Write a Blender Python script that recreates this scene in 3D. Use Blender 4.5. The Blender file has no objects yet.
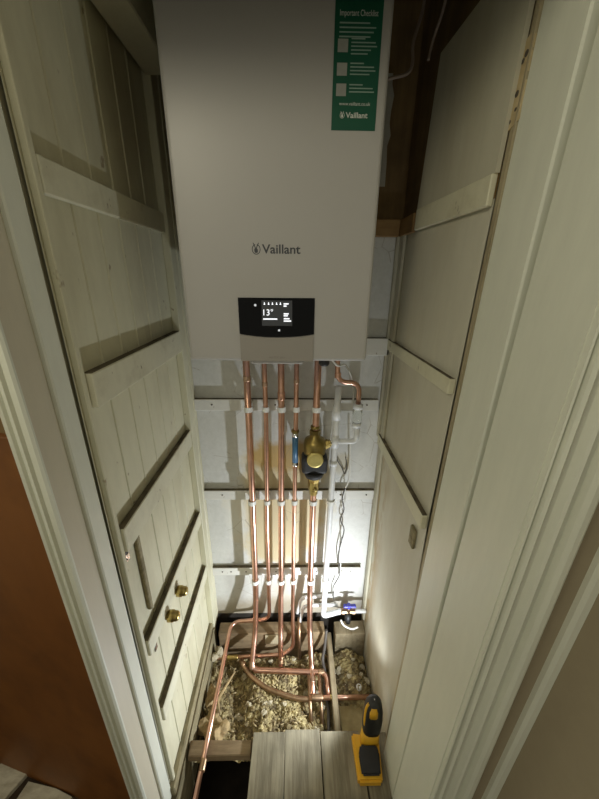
import bpy, bmesh, math, random
from mathutils import Vector, Matrix
random.seed(7)
S = bpy.context.scene
COL = S.collection
PI = math.pi

# ---------------------------------------------------------------- materials
def newmat(name):
    m = bpy.data.materials.new(name); m.use_nodes = True
    nt = m.node_tree; b = nt.nodes['Principled BSDF']
    return m, nt, b

def nd(nt, typ, **kw):
    n = nt.nodes.new(typ)
    for k, v in kw.items():
        if k.startswith('i_'):
            n.inputs[k[2:].replace('_', ' ')].default_value = v
        else: setattr(n, k, v)
    return n

def rgba(c): return (c[0], c[1], c[2], 1)

def ramp(nt, fac, stops):
    r = nt.nodes.new('ShaderNodeValToRGB')
    while len(r.color_ramp.elements) < len(stops): r.color_ramp.elements.new(0.5)
    for e, (p, c) in zip(r.color_ramp.elements, stops):
        e.position = p; e.color = rgba(c)
    nt.links.new(fac, r.inputs[0]); return r.outputs[0]

def mix(nt, fac, a, b, blend='MIX'):
    n = nt.nodes.new('ShaderNodeMix'); n.data_type = 'RGBA'; n.blend_type = blend
    for sock, v in ((n.inputs[0], fac), (n.inputs[6], a), (n.inputs[7], b)):
        if hasattr(v, 'links'): nt.links.new(v, sock)
        elif isinstance(v, (int, float)): sock.default_value = v
        else: sock.default_value = rgba(v)
    return n.outputs[2]

def noise(nt, scale, detail=5, rough=.6, stretch=None):
    tc = nt.nodes.new('ShaderNodeTexCoord'); out = tc.outputs['Object']
    if stretch:
        mp = nt.nodes.new('ShaderNodeMapping'); mp.inputs['Scale'].default_value = stretch
        nt.links.new(out, mp.inputs[0]); out = mp.outputs[0]
    n = nt.nodes.new('ShaderNodeTexNoise'); n.inputs['Scale'].default_value = scale
    n.inputs['Detail'].default_value = detail; n.inputs['Roughness'].default_value = rough
    nt.links.new(out, n.inputs['Vector']); return n.outputs['Fac']

def bump(nt, b, h, strength=.2, dist=.002):
    n = nt.nodes.new('ShaderNodeBump'); n.inputs['Strength'].default_value = strength
    n.inputs['Distance'].default_value = dist
    nt.links.new(h, n.inputs['Height']); nt.links.new(n.outputs[0], b.inputs['Normal'])

def plain(name, col, rough=.5, metal=0, **kw):
    m, nt, b = newmat(name)
    n = noise(nt, kw.get('scale', 40), 3)
    c2 = [v * kw.get('vary', .86) for v in col]
    nt.links.new(ramp(nt, n, [(.3, c2), (.7, col)]), b.inputs['Base Color'])
    b.inputs['Roughness'].default_value = rough; b.inputs['Metallic'].default_value = metal
    b.inputs['Specular IOR Level'].default_value = kw.get('spec', .5)
    if kw.get('bump'): bump(nt, b, n, kw['bump'], .001)
    return m

def emit(name, col, s):
    m, nt, b = newmat(name)
    b.inputs['Base Color'].default_value = rgba(col)
    b.inputs['Emission Color'].default_value = rgba(col)
    b.inputs['Emission Strength'].default_value = s
    return m

def paint(name, col, dirt, lo=.56, hi=.78, scale=5, rough=.55, stretch=(1, 1, .35), spec=None, bmp=.25):
    """old gloss paint: mottled, with dirt and bare flecks that have shapes of their own"""
    m, nt, b = newmat(name)
    n1 = noise(nt, scale, 8, .65, stretch)
    n2 = noise(nt, scale * 9, 6, .7, stretch)
    base = ramp(nt, n2, [(.25, [v * .9 for v in col]), (.75, col)])
    f = nt.nodes.new('ShaderNodeMapRange'); f.inputs[1].default_value = lo; f.inputs[2].default_value = hi
    f.inputs[4].default_value = .75
    nt.links.new(n1, f.inputs[0])
    c = mix(nt, f.outputs[0], base, dirt)
    fl = nt.nodes.new('ShaderNodeMapRange'); fl.inputs[1].default_value = .70; fl.inputs[2].default_value = .74
    n3 = noise(nt, scale * 7, 3, .5, (1, 1, .6)); nt.links.new(n3, fl.inputs[0])
    if spec: c = mix(nt, fl.outputs[0], c, spec)
    nt.links.new(c, b.inputs['Base Color']); b.inputs['Roughness'].default_value = rough
    bump(nt, b, n2, bmp, .002)
    return m

def wood(name, c1, c2, stretch, scale=9, rough=.8, dist=.002):
    m, nt, b = newmat(name)
    n1 = noise(nt, scale, 8, .65, stretch); n2 = noise(nt, scale * .8, 4, .6)
    c = ramp(nt, n1, [(.3, c2), (.62, c1)])
    c = mix(nt, ramp(nt, n2, [(.45, (0, 0, 0)), (.7, (1, 1, 1))]), c, [v * .72 for v in c2])
    nt.links.new(c, b.inputs['Base Color']); b.inputs['Roughness'].default_value = rough
    bump(nt, b, n1, .5, dist); return m

M = {}
M['inner'] = paint('cupboard_paint', (.67, .645, .47), (.38, .335, .20), .44, .76, 4.2, .5, (1, 1, .3), (.33, .27, .17))
M['rightpaint'] = paint('distempered_boards', (.55, .525, .41), (.36, .31, .20), .46, .8, 3.6, .6, (1, 1, .25), None)
M['frame'] = paint('frame_gloss', (.74, .75, .635), (.64, .63, .50), .6, .9, 3, .38, (1, 1, .2), None, .06)
M['batten'] = paint('batten_paint', (.67, .645, .48), (.40, .35, .22), .55, .8, 7, .55, (1, 1, 1), (.25, .2, .13))
M['rail'] = paint('rail_paint', (.74, .73, .68), (.5, .46, .36), .58, .85, 6, .5, (.4, 1, 1), (.3, .26, .2))
M['liningtone'] = paint('lining_brownish', (.60, .55, .42), (.50, .44, .32), .6, .9, 3, .4, (1, 1, .2), None, .06)  # browner and darker than the frame material
M['hallwall'] = paint('hall_wall_paint', (.70, .68, .60), (.6, .57, .48), .6, .9, 2, .7, (1, 1, 1), None, .05)
M['beige'] = paint('beige_wall_paint', (.36, .30, .20), (.31, .255, .165), .5, .8, 2, .7, (1, 1, 1), None, .05)
M['brownwood'] = wood('bare_brown_boarding', (.215, .135, .048), (.135, .08, .027), (6, 6, .5), 6, .8)
M['brownbatten'] = wood('bare_brown_batten', (.33, .20, .07), (.22, .12, .04), (1, 1, 12), 5, .7)
M['panel'] = wood('orange_brown_veneer', (.215, .078, .013), (.165, .056, .009), (1, 1, .35), 5, .55, .0004)
M['grimeshade'] = wood('ledge_grime_and_shade', (.17, .14, .085), (.07, .055, .035), (1, 1, 1), 25, 1, .003)  # ledge dust plus painted shade that darkens the batten tops
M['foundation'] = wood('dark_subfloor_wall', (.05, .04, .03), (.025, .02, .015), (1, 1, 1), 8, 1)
M['square'] = plain('pale_square', (.36, .37, .34), .5)
M['barewood'] = wood('bare_pine', (.45, .385, .25), (.36, .30, .18), (6, 6, .6), 9, .8)
M['board'] = wood('worn_floorboard', (.30, .265, .18), (.12, .10, .062), (9, .8, 3), 5, .85, .003)
M['joist'] = wood('dirty_joist', (.31, .225, .125), (.17, .115, .06), (.8, 6, 6), 7, .9, .004)
M['yjoist'] = wood('dusty_joist', (.36, .30, .19), (.2, .15, .08), (7, .8, 5), 7, .9, .004)
M['sill'] = wood('dirty_sole_plate', (.34, .29, .17), (.17, .14, .07), (5, 1, 5), 9, .9, .006)
M['pale'] = wood('pale_offcut', (.62, .58, .46), (.36, .31, .22), (2, 6, 2), 8, .85)
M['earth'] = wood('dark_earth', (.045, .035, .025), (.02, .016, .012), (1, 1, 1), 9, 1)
M['hallfloor'] = wood('dark_hall_floor', (.06, .035, .016), (.035, .02, .01), (1, 1, 1), 6, .9)
M['copper'] = plain('copper', (.80, .47, .345), .30, 1, scale=25, vary=.75)
M['dull'] = plain('tarnished_copper', (.50, .33, .20), .42, 1, scale=30, vary=.55)
M['solder'] = plain('solder_joint', (.62, .42, .30), .38, 1, scale=60)
M['brass'] = plain('brass', (.60, .46, .17), .32, 1, scale=40, vary=.7)
M['dbrass'] = plain('dark_brass', (.36, .27, .09), .38, 1, scale=40, vary=.7)
M['bdisc'] = plain('yellow_brass_face', (.72, .60, .22), .45, .6, scale=60)
M['chrome'] = plain('chrome', (.75, .77, .78), .18, 1)
M['wplastic'] = plain('white_plastic', (.78, .79, .79), .4)
M['clip'] = plain('clip_plastic', (.82, .82, .78), .45)
M['black'] = plain('black_plastic', (.018, .018, .018), .45, bump=.1)
M['rubber'] = plain('black_rubber', (.022, .022, .024), .65, bump=.2)
M['yellow'] = plain('yellow_plastic', (.78, .42, .02), .45)
M['bluelab'] = plain('blue_label', (.05, .16, .30), .4)
M['bluehandle'] = plain('blue_handle', (.06, .06, .45), .4)
M['case'] = plain('boiler_enamel', (.445, .432, .418), .42, scale=2, vary=.97)
M['casegrey'] = plain('grey_flap', (.33, .305, .275), .45, scale=3, vary=.97)
M['traygrey'] = plain('grey_tray', (.50, .48, .45), .5)
M['glass'] = plain('black_glass', (.005, .005, .006), .2, spec=.12)
M['screen'] = emit('lit_screen', (.035, .037, .04), .25)
M['pix'] = emit('screen_pixels', (.9, .93, 1), .9)
M['pixdim'] = emit('screen_pixels_dim', (.6, .62, .66), .55)
M['ink'] = plain('dark_grey_print', (.06, .065, .075), .5)
M['inkpale'] = plain('faint_print', (.26, .24, .22), .5)
M['green'] = plain('green_sticker', (.0, .085, .045), .45, scale=3, vary=.95)
M['wprint'] = plain('white_print', (.70, .72, .68), .5)
M['gprint'] = plain('pale_green_print', (.30, .42, .36), .5)
M['cable'] = plain('pinkish_cable', (.28, .21, .15), .55)
M['wcable'] = plain('white_cable', (.78, .77, .72), .45)
M['dcable'] = plain('dark_wire', (.07, .06, .05), .55)
M['screw'] = plain('dark_screw', (.12, .1, .08), .5, .6)
M['paper'] = plain('torn_paper', (.42, .39, .31), .85, bump=.3)
M['chipwood'] = wood('freshly_chipped_pine', (.74, .62, .38), (.50, .38, .20), (4, 4, .8), 12, .85)
M['chip'] = plain('splinter_wood', (.46, .36, .19), .9)
M['rag'] = wood('tan_wool', (.50, .37, .19), (.28, .20, .09), (1, 1, 1), 14, 1, .006)
M['stone'] = wood('mortar_lump', (.56, .50, .36), (.38, .32, .2), (1, 1, 1), 30, .95, .003)
M['sand'] = wood('sandy_board', (.42, .34, .17), (.29, .22, .10), (1, 1, 1), 14, .95, .003)
M['lens'] = emit('led_lens', (.92, .96, 1.0), 3)
M['fillglobe'] = emit('fill_lamp_globe', (1, .93, .74), 12)  # glow of the added fill lamp

# rubble: many tones
def rubble_mat():
    m, nt, b = newmat('rubble')
    tc = nt.nodes.new('ShaderNodeTexCoord')
    v = nt.nodes.new('ShaderNodeTexVoronoi'); v.inputs['Scale'].default_value = 70
    nt.links.new(tc.outputs['Object'], v.inputs['Vector'])
    n = noise(nt, 22, 8, .75)
    c = ramp(nt, v.outputs['Color'], [(.1, (.17, .115, .045)), (.45, (.42, .335, .15)), (.9, (.64, .54, .28))])
    c = mix(nt, ramp(nt, n, [(.38, (1, 1, 1)), (.6, (0, 0, 0))]), c, (.13, .095, .05))
    nt.links.new(c, b.inputs['Base Color']); b.inputs['Roughness'].default_value = 1
    bump(nt, b, n, .8, .008); return m
M['rubble'] = rubble_mat()

# back wall: whitewashed boards with a buff water-stained area, grey smears and fine cracks
def backwall_mat():
    m, nt, b = newmat('whitewashed_back_wall')
    tc = nt.nodes.new('ShaderNodeTexCoord')
    sp = nt.nodes.new('ShaderNodeSeparateXYZ'); nt.links.new(tc.outputs['Object'], sp.inputs[0])
    n1 = noise(nt, 7, 7, .65); n2 = noise(nt, 45, 5, .7)
    base = ramp(nt, n2, [(.25, (.58, .58, .54)), (.75, (.70, .70, .67))])
    def math_(op, a, c=None):
        n = nt.nodes.new('ShaderNodeMath'); n.operation = op
        for s, v in zip(n.inputs, (a, c)):
            if v is None: continue
            if hasattr(v, 'links'): nt.links.new(v, s)
            else: s.default_value = v
        return n.outputs[0]
    def blob(cx, cz, rx, rz, soft, amt):
        dx = math_('DIVIDE', math_('SUBTRACT', sp.outputs[0], cx), rx)
        dz = math_('DIVIDE', math_('SUBTRACT', sp.outputs[2], cz), rz)
        d = math_('SQRT', math_('ADD', math_('POWER', dx, 2.0), math_('POWER', dz, 2.0)))
        d = math_('ADD', d, math_('MULTIPLY', math_('SUBTRACT', n1, .5), 1.6))
        r = nt.nodes.new('ShaderNodeMapRange'); r.inputs[1].default_value = 1 + soft; r.inputs[2].default_value = 1 - soft
        r.inputs[4].default_value = amt
        nt.links.new(d, r.inputs[0]); return r.outputs[0]
    c = mix(nt, blob(-.05, .62, .20, .30, .2, .9), base, (.62, .52, .30))
    c = mix(nt, blob(-.02, .90, .13, .08, .2, .9), c, (.50, .33, .10))
    c = mix(nt, blob(-.25, .60, .05, .12, .3, .8), c, (.74, .73, .66))
    c = mix(nt, blob(-.27, .20, .05, .18, .35, .5), c, (.42, .40, .36))
    c = mix(nt, blob(.02, .14, .16, .10, .35, .6), c, (.50, .45, .34))
    c = mix(nt, blob(-.02, .03, .5, .07, .5, .75), c, (.34, .28, .18))
    c = mix(nt, blob(.20, .87, .04, .05, .25, .6), c, (.55, .48, .32))
    # cracks
    v = nt.nodes.new('ShaderNodeTexVoronoi'); v.feature = 'DISTANCE_TO_EDGE'; v.inputs['Scale'].default_value = 9
    nt.links.new(tc.outputs['Object'], v.inputs['Vector'])
    ck = nt.nodes.new('ShaderNodeMapRange'); ck.inputs[1].default_value = .012; ck.inputs[2].default_value = .004
    nt.links.new(v.outputs[0], ck.inputs[0])
    gate = nt.nodes.new('ShaderNodeMapRange'); gate.inputs[1].default_value = .53; gate.inputs[2].default_value = .58
    nt.links.new(n1, gate.inputs[0])
    c = mix(nt, math_('MULTIPLY', ck.outputs[0], math_('MULTIPLY', gate.outputs[0], .5)), c, (.3, .25, .18))
    nt.links.new(c, b.inputs['Base Color']); b.inputs['Roughness'].default_value = .6
    bump(nt, b, n2, .3, .002); return m
M['back'] = backwall_mat()

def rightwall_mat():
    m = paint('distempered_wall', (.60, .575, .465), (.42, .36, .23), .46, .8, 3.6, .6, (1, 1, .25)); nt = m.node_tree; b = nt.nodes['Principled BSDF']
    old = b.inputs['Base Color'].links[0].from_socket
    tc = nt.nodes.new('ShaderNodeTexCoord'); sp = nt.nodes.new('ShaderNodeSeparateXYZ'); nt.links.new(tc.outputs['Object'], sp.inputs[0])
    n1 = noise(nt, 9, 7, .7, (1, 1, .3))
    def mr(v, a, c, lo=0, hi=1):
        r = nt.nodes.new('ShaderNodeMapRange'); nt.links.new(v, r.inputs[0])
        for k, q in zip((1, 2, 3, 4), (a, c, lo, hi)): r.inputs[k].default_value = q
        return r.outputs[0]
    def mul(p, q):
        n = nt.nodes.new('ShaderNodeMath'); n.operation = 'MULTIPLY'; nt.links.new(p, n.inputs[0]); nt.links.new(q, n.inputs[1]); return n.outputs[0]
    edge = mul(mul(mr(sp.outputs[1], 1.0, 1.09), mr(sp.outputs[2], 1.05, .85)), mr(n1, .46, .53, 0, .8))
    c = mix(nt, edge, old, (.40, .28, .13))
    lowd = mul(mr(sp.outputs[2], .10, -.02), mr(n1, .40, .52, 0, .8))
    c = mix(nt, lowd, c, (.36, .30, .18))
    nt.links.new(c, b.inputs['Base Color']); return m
M['rightwall'] = rightwall_mat()
def clear_mat():
    m, nt, b = newmat('clear_plastic')
    b.inputs['Base Color'].default_value = (.9, .93, .92, 1); b.inputs['Roughness'].default_value = .08
    b.inputs['Transmission Weight'].default_value = .9; b.inputs['IOR'].default_value = 1.3
    return m
M['clear'] = clear_mat()

# ---------------------------------------------------------------- geometry helpers
def B(): return bmesh.new()

def box(bm, x0, x1, y0, y1, z0, z1, bev=0.0, seg=1, jit=0):
    vs = []
    for x in (x0, x1):
        for y in (y0, y1):
            for z in (z0, z1):
                vs.append(bm.verts.new((x + random.uniform(-jit, jit), y + random.uniform(-jit, jit), z + random.uniform(-jit, jit))))
    q = [(0, 1, 3, 2), (4, 6, 7, 5), (0, 4, 5, 1), (2, 3, 7, 6), (0, 2, 6, 4), (1, 5, 7, 3)]
    fs = [bm.faces.new([vs[i] for i in f]) for f in q]
    if bev:
        es = list({e for f in fs for e in f.edges})
        bmesh.ops.bevel(bm, geom=es, offset=bev, segments=seg, affect='EDGES', profile=.5)
    return vs

def fillet(pts, r, n=6):
    """round the corners of a polyline"""
    P = [Vector(p) for p in pts]; out = [P[0]]
    for i in range(1, len(P) - 1):
        a, b, c = P[i - 1], P[i], P[i + 1]
        d1 = (a - b); d2 = (c - b); k = min(r, d1.length * .45, d2.length * .45)
        p, q = b + d1.normalized() * k, b + d2.normalized() * k
        for j in range(n + 1):
            t = j / n; out.append(p.lerp(b, t).lerp(b.lerp(q, t), t))
    out.append(P[-1]); return out

def spline(pts, n=8):
    P = [Vector(p) for p in pts]; out = []
    for i in range(len(P) - 1):
        p0, p1, p2, p3 = P[max(i - 1, 0)], P[i], P[i + 1], P[min(i + 2, len(P) - 1)]
        for j in range(n):
            t = j / n
            out.append(.5 * ((2 * p1) + (p2 - p0) * t + (2 * p0 - 5 * p1 + 4 * p2 - p3) * t * t + (3 * p1 - p0 - 3 * p2 + p3) * t ** 3))
    out.append(P[-1]); return out

def tube(bm, pts, r, seg=14, cap=True):
    P = [Vector(p) for p in pts]; T = []
    for i in range(len(P)):
        T.append((P[min(i + 1, len(P) - 1)] - P[max(i - 1, 0)]).normalized())
    u = T[0].cross(Vector((0, 0, 1)))
    if u.length < .1: u = T[0].cross(Vector((0, 1, 0)))
    u.normalize(); rings = []
    for i, p in enumerate(P):
        u = (u - T[i] * u.dot(T[i])).normalized(); w = T[i].cross(u)
        rr = r[i] if isinstance(r, (list, tuple)) else r
        rings.append([bm.verts.new(p + (u * math.cos(2 * PI * k / seg) + w * math.sin(2 * PI * k / seg)) * rr) for k in range(seg)])
    for a, b in zip(rings, rings[1:]):
        for k in range(seg):
            f = bm.faces.new((a[k], a[(k + 1) % seg], b[(k + 1) % seg], b[k])); f.smooth = True
    if cap:
        bm.faces.new(rings[0][::-1]); bm.faces.new(rings[-1])

def lathe(bm, p, axis, prof, seg=20, smooth=True):
    """prof: list of (distance along axis, radius)"""
    p = Vector(p); a = Vector(axis).normalized()
    u = a.cross(Vector((0, 0, 1)))
    if u.length < .1: u = a.cross(Vector((0, 1, 0)))
    u.normalize(); w = a.cross(u); rings = []
    for d, r in prof:
        rings.append([bm.verts.new(p + a * d + (u * math.cos(2 * PI * k / seg) + w * math.sin(2 * PI * k / seg)) * max(r, .0002)) for k in range(seg)])
    for A, Bq in zip(rings, rings[1:]):
        for k in range(seg):
            f = bm.faces.new((A[k], A[(k + 1) % seg], Bq[(k + 1) % seg], Bq[k])); f.smooth = smooth
    bm.faces.new(rings[0][::-1]); bm.faces.new(rings[-1])

def prism(bm, poly, axis, a, b):
    """extrude a polygon given in the two other axes (x->(y,z), y->(x,z), z->(x,y)) from a to b"""
    def mk(p, t):
        return {'x': (t, p[0], p[1]), 'y': (p[0], t, p[1]), 'z': (p[0], p[1], t)}[axis]
    A = [bm.verts.new(mk(p, a)) for p in poly]; Bv = [bm.verts.new(mk(p, b)) for p in poly]
    bm.faces.new(A); bm.faces.new(Bv[::-1]); n = len(poly)
    for i in range(n): bm.faces.new((A[i], Bv[i], Bv[(i + 1) % n], A[(i + 1) % n]))

def loft(bm, A, Bq):
    """solid between two outlines of the same length"""
    a = [bm.verts.new(p) for p in A]; b = [bm.verts.new(p) for p in Bq]; n = len(a)
    bm.faces.new(a); bm.faces.new(b[::-1])
    for i in range(n): bm.faces.new((a[i], b[i], b[(i + 1) % n], a[(i + 1) % n]))

def blob(bm, c, r, sq=(1, 1, 1), lump=.35, sub=2):
    n0 = len(bm.verts)
    res = bmesh.ops.create_icosphere(bm, subdivisions=sub, radius=1)
    ph = [random.uniform(0, 6) for _ in range(6)]
    for v in res['verts']:
        d = v.co.normalized()
        k = 1 + lump * (math.sin(3 * d.x + ph[0]) * math.sin(3.3 * d.y + ph[1]) + .6 * math.sin(6 * d.z + ph[2] + 4 * d.x) * .7 + random.uniform(-.25, .25))
        v.co = Vector(c) + Vector((d.x * sq[0], d.y * sq[1], d.z * sq[2])) * r * k

# ---------------------------------------------------------------- object helpers
def wloc(o):
    v = Vector(o.location)
    while o.parent: o = o.parent; v += Vector(o.location)
    return v

def link(name, bm, mats, parent=None, origin=True, smooth=False):
    bmesh.ops.recalc_face_normals(bm, faces=bm.faces[:])
    if smooth:
        for f in bm.faces: f.smooth = True
    if parent: off = wloc(parent)
    elif origin:
        xs = [v.co for v in bm.verts]
        off = Vector((sum((min(c[i] for c in xs), max(c[i] for c in xs))) / 2 for i in (0, 1)) ) if False else Vector((
            (min(c.x for c in xs) + max(c.x for c in xs)) / 2, (min(c.y for c in xs) + max(c.y for c in xs)) / 2, min(c.z for c in xs)))
    else: off = Vector((0, 0, 0))
    loc = Vector((0, 0, 0)) if parent else off
    for v in bm.verts: v.co -= off
    me = bpy.data.meshes.new(name); bm.to_mesh(me); bm.free()
    o = bpy.data.objects.new(name, me); COL.objects.link(o)
    for m in (mats if isinstance(mats, list) else [mats]): me.materials.append(M[m])
    o.location = loc
    if parent: o.parent = parent
    return o

def tag(o, label, cat, group=None, kind=None):
    o['label'] = label
    if cat: o['category'] = cat
    if group: o['group'] = group
    if kind: o['kind'] = kind
    return o

def thing(name, loc, label, cat, group=None):
    o = bpy.data.objects.new(name, None); COL.objects.link(o); o.location = loc
    o.empty_display_size = .05
    return tag(o, label, cat, group)

def struct(name, bm, mats, parent=None):
    o = link(name, bm, mats, parent, origin=False)
    if not parent: o['kind'] = 'structure'
    return o

def text(name, body, x, y, z, width, mat, parent, height=None, center=False, bold=0):
    """text facing -Y, lower left at x,z, fitted to a width"""
    cu = bpy.data.curves.new(name, 'FONT'); cu.body = body; cu.size = 1; cu.extrude = 0; cu.offset = bold
    t = bpy.data.objects.new(name, cu); COL.objects.link(t)
    dg = bpy.context.evaluated_depsgraph_get(); me = bpy.data.meshes.new_from_object(t.evaluated_get(dg))
    bpy.data.objects.remove(t)
    xs = [v.co.x for v in me.vertices]; x0, x1 = min(xs), max(xs); k = width / (x1 - x0)
    kz = (height / max(v.co.y for v in me.vertices)) if height else k
    off = wloc(parent); me.materials.clear(); me.materials.append(M[mat])
    for v in me.vertices:
        px_, pz_ = (v.co.x - x0) * k, v.co.y * kz
        v.co = Vector((x + px_ - (width / 2 if center else 0), y, z + pz_)) - off
    o = bpy.data.objects.new(name, me); COL.objects.link(o); o.parent = parent
    return o

# ================================================================= THE SETTING
X0, X1, YB = -.40, .35, 1.20           # left wall, right wall, back wall faces
# left wall: matchboarding with V grooves
bm = B()
prof = [(.585, X0)]
for g in (.69, .775, .86, .945, 1.03):
    prof += [(g - .0052, X0), (g - .0046, X0 - .0018), (g - .0034, X0 - .0018), (g - .0028, X0), (g - .0015, X0 + .0018), (g + .0015, X0 + .0018), (g + .0030, X0)]
prof += [(1.20, X0)]
zs = [.045, .5, 1.0, 1.5, 2.0, 2.36]
rows = [[bm.verts.new((x, y, z)) for y, x in prof] for z in zs]
for a, b in zip(rows, rows[1:]):
    for i in range(len(prof) - 1): bm.faces.new((a[i], a[i + 1], b[i + 1], b[i]))
box(bm, X0 - .04, X0 - .008, .585, 1.2, .045, 2.36)
struct('wall_left', bm, 'inner')
bm = B(); box(bm, X0, X0 + .012, .590, .603, .045, 2.36, .0015)            # stiles of the boarding
struct('trim_1', bm, 'inner')
bm = B(); box(bm, X0, X0 + .0235, 1.118, 1.166, .0, 2.36, .002)
struct('trim_2', bm, 'inner')
bm = B(); box(bm, X0, X0 + .025, 1.168, 1.2, .0, 2.36, .004)
struct('trim_3', bm, 'inner')

# back wall: white below, bare brown boarding above
bm = B()
for z0, z1 in ((.0, .5), (.5, 1.0), (1.0, 1.74)):
    bm.faces.new([bm.verts.new(p) for p in ((X0 - .04, YB, z0), (X1 + .04, YB, z0), (X1 + .04, YB, z1), (X0 - .04, YB, z1))])
bm.faces.new([bm.verts.new(p) for p in ((X0 - .04, YB, 1.74), (X1 + .04, YB, 1.74), (X1 + .04, YB, 2.36), (X0 - .04, YB, 2.36))]).material_index = 1
box(bm, X0 - .04, X1 + .04, YB + .002, YB + .03, 0, 2.36)
struct('wall_back', bm, ['back', 'brownwood'])

# right wall
bm = B()
def quadx(x, y0, y1, z0, z1, mi):
    f = bm.faces.new([bm.verts.new(p) for p in ((x, y0, z0), (x, y1, z0), (x, y1, z1), (x, y0, z1))]); f.material_index = mi
quadx(X1, .695, YB, -.25, 1.0, 0); quadx(X1, .695, YB, 1.0, 1.735, 0); quadx(X1, .695, YB, 1.735, 2.36, 1)
box(bm, X1 + .014, X1 + .03, .695, YB, -.25, 2.36)
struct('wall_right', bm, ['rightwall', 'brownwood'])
bm = B(); prism(bm, [(.695, 1.775), (1.060, 1.775), (1.030, 2.100), (.695, 2.100)], 'x', X1 - .0095, X1 - .001)
struct('trim_4', bm, 'rightpaint')
bm = B(); box(bm, X1 - .010, X1, 1.135, 1.175, .03, 1.735, .003); box(bm, X1 - .018, X1, 1.178, 1.2, 1.0, 1.72, .004)
struct('trim_5', bm, 'rightpaint')
bm = B(); box(bm, X0 - .04, X1 + .04, .56, 1.23, 2.36, 2.40)
struct('ceiling', bm, 'inner')

# door lining, left side
def lean(bm, outline, z0, z1, dx0, dx1):
    loft(bm, [(x + dx0, y, z0) for x, y in outline], [(x + dx1, y, z1) for x, y in outline])
bm = B()
lean(bm, [(-.445, .482), (-.406, .480), (-.406, .535), (-.445, .535)], 0, 2.02, .002, -.006)
struct('door_lining_left', bm, 'liningtone')
bm = B()
lean(bm, [(-.445, .5352), (-.400, .5352), (-.3975, .538), (-.3975, .576), (-.400, .579), (-.445, .579)], 0, 2.02, .002, -.006)
struct('trim_14', bm, 'frame')
bm = B()
mould = [(-.437, .478), (-.437, .468), (-.431, .462), (-.427, .464), (-.425, .469), (-.421, .466), (-.416, .465), (-.414, .471), (-.404, .470), (-.401, .474), (-.401, .478)]
lean(bm, mould, 0, 2.06, .004, -.010)
lean(bm, [(-.440, .478), (-.440, .52), (-.436, .56), (-.41, .56), (-.41, .478)], 0, 2.06, .004, -.010)
struct('trim_6', bm, 'frame')
bm = B(); box(bm, -.447, -.398, .450, .478, 0, .245, .003)
struct('trim_7', bm, 'frame')
# right side
lx = lambda z: .0
bm = B()
lean(bm, [(.318, .412), (.40, .412), (.40, .545), (.319, .545), (.318, .544)], 0, 2.06, 0, .064)
struct('door_lining_right', bm, 'frame')
bm = B()
lean(bm, [(.362, .545), (.41, .545), (.41, .559), (.362, .559)], 0, 2.06, 0, .054)
lean(bm, [(.330, .558), (.41, .558), (.41, .672), (.329, .672), (.326, .668), (.326, .560)], 0, 2.06, 0, .048)
struct('trim_8', bm, 'frame')
bm = B()
lean(bm, [(.331, .6725), (.42, .6725), (.42, .695), (.336, .695)], 0, 2.06, 0, .040)
struct('trim_9', bm, 'barewood')
bm = B()   # moulded architrave
m2 = [(.320, .413), (.320, .403), (.3225, .4015), (.324, .409), (.327, .409), (.329, .399), (.333, .395), (.337, .398), (.342, .405), (.350, .404), (.356, .395), (.360, .392), (.3635, .395), (.365, .402),
      (.378, .403), (.381, .394), (.386, .388), (.394, .387), (.399, .390), (.400, .398), (.400, .413)]
lean(bm, m2, 0, 2.10, 0, .065)
struct('trim_10', bm, 'frame')
# front partition
bm = B()
loft(bm, [(-.42, .60, 0), (-1.75, .945, 0), (-1.75, 1.0, 0), (-.42, .66, 0)], [(-.42, .60, 2.4), (-1.75, .945, 2.4), (-1.75, 1.0, 2.4), (-.42, .66, 2.4)])
loft(bm, [(-.46, .50, 2.02), (.46, .42, 2.02), (.46, .69, 2.02), (-.46, .66, 2.02)], [(-.46, .50, 2.4), (.46, .42, 2.4), (.46, .69, 2.4), (-.46, .66, 2.4)])
struct('wall_front', bm, 'hallwall')
bm = B()
lean(bm, [(.402, .405), (.60, .405), (.60, .66), (.402, .66)], 0, 2.4, 0, .075)
struct('wall_front_right', bm, 'beige')
bm = B()
lean(bm, [(x - .040, y) for x, y in [(.474, .406), (.474, .396), (.479, .390), (.489, .388), (.494, .393), (.494, .406)]], 0, 2.4, 0, .100)
struct('trim_11', bm, 'frame')
bm = B()
lean(bm, [(.450, .400), (.450, -1.9), (.56, -1.9), (.56, .400)], 0, 2.4, 0, .100)
struct('wall_hall_right', bm, 'beige')
bm = B(); box(bm, -1.80, -1.75, -1.9, .98, 0, 2.4)
struct('wall_hall_left', bm, 'hallwall')
bm = B()
prism(bm, [(-1.75, -1.9), (.5, -1.9), (.5, .42), (.35, .47), (-.37, .50), (-.45, .56), (-1.75, .94)], 'z', -.03, 0)
struct('floor', bm, 'hallfloor')
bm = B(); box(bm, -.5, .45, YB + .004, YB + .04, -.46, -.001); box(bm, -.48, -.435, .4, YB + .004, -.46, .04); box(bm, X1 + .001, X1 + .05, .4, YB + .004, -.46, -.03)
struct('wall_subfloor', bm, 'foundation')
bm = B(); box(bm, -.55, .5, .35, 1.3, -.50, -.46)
tag(link('subfloor_earth', bm, 'earth', origin=False), 'dark bare earth deep in the void under the cupboard floor', 'earth', kind='stuff')

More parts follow.
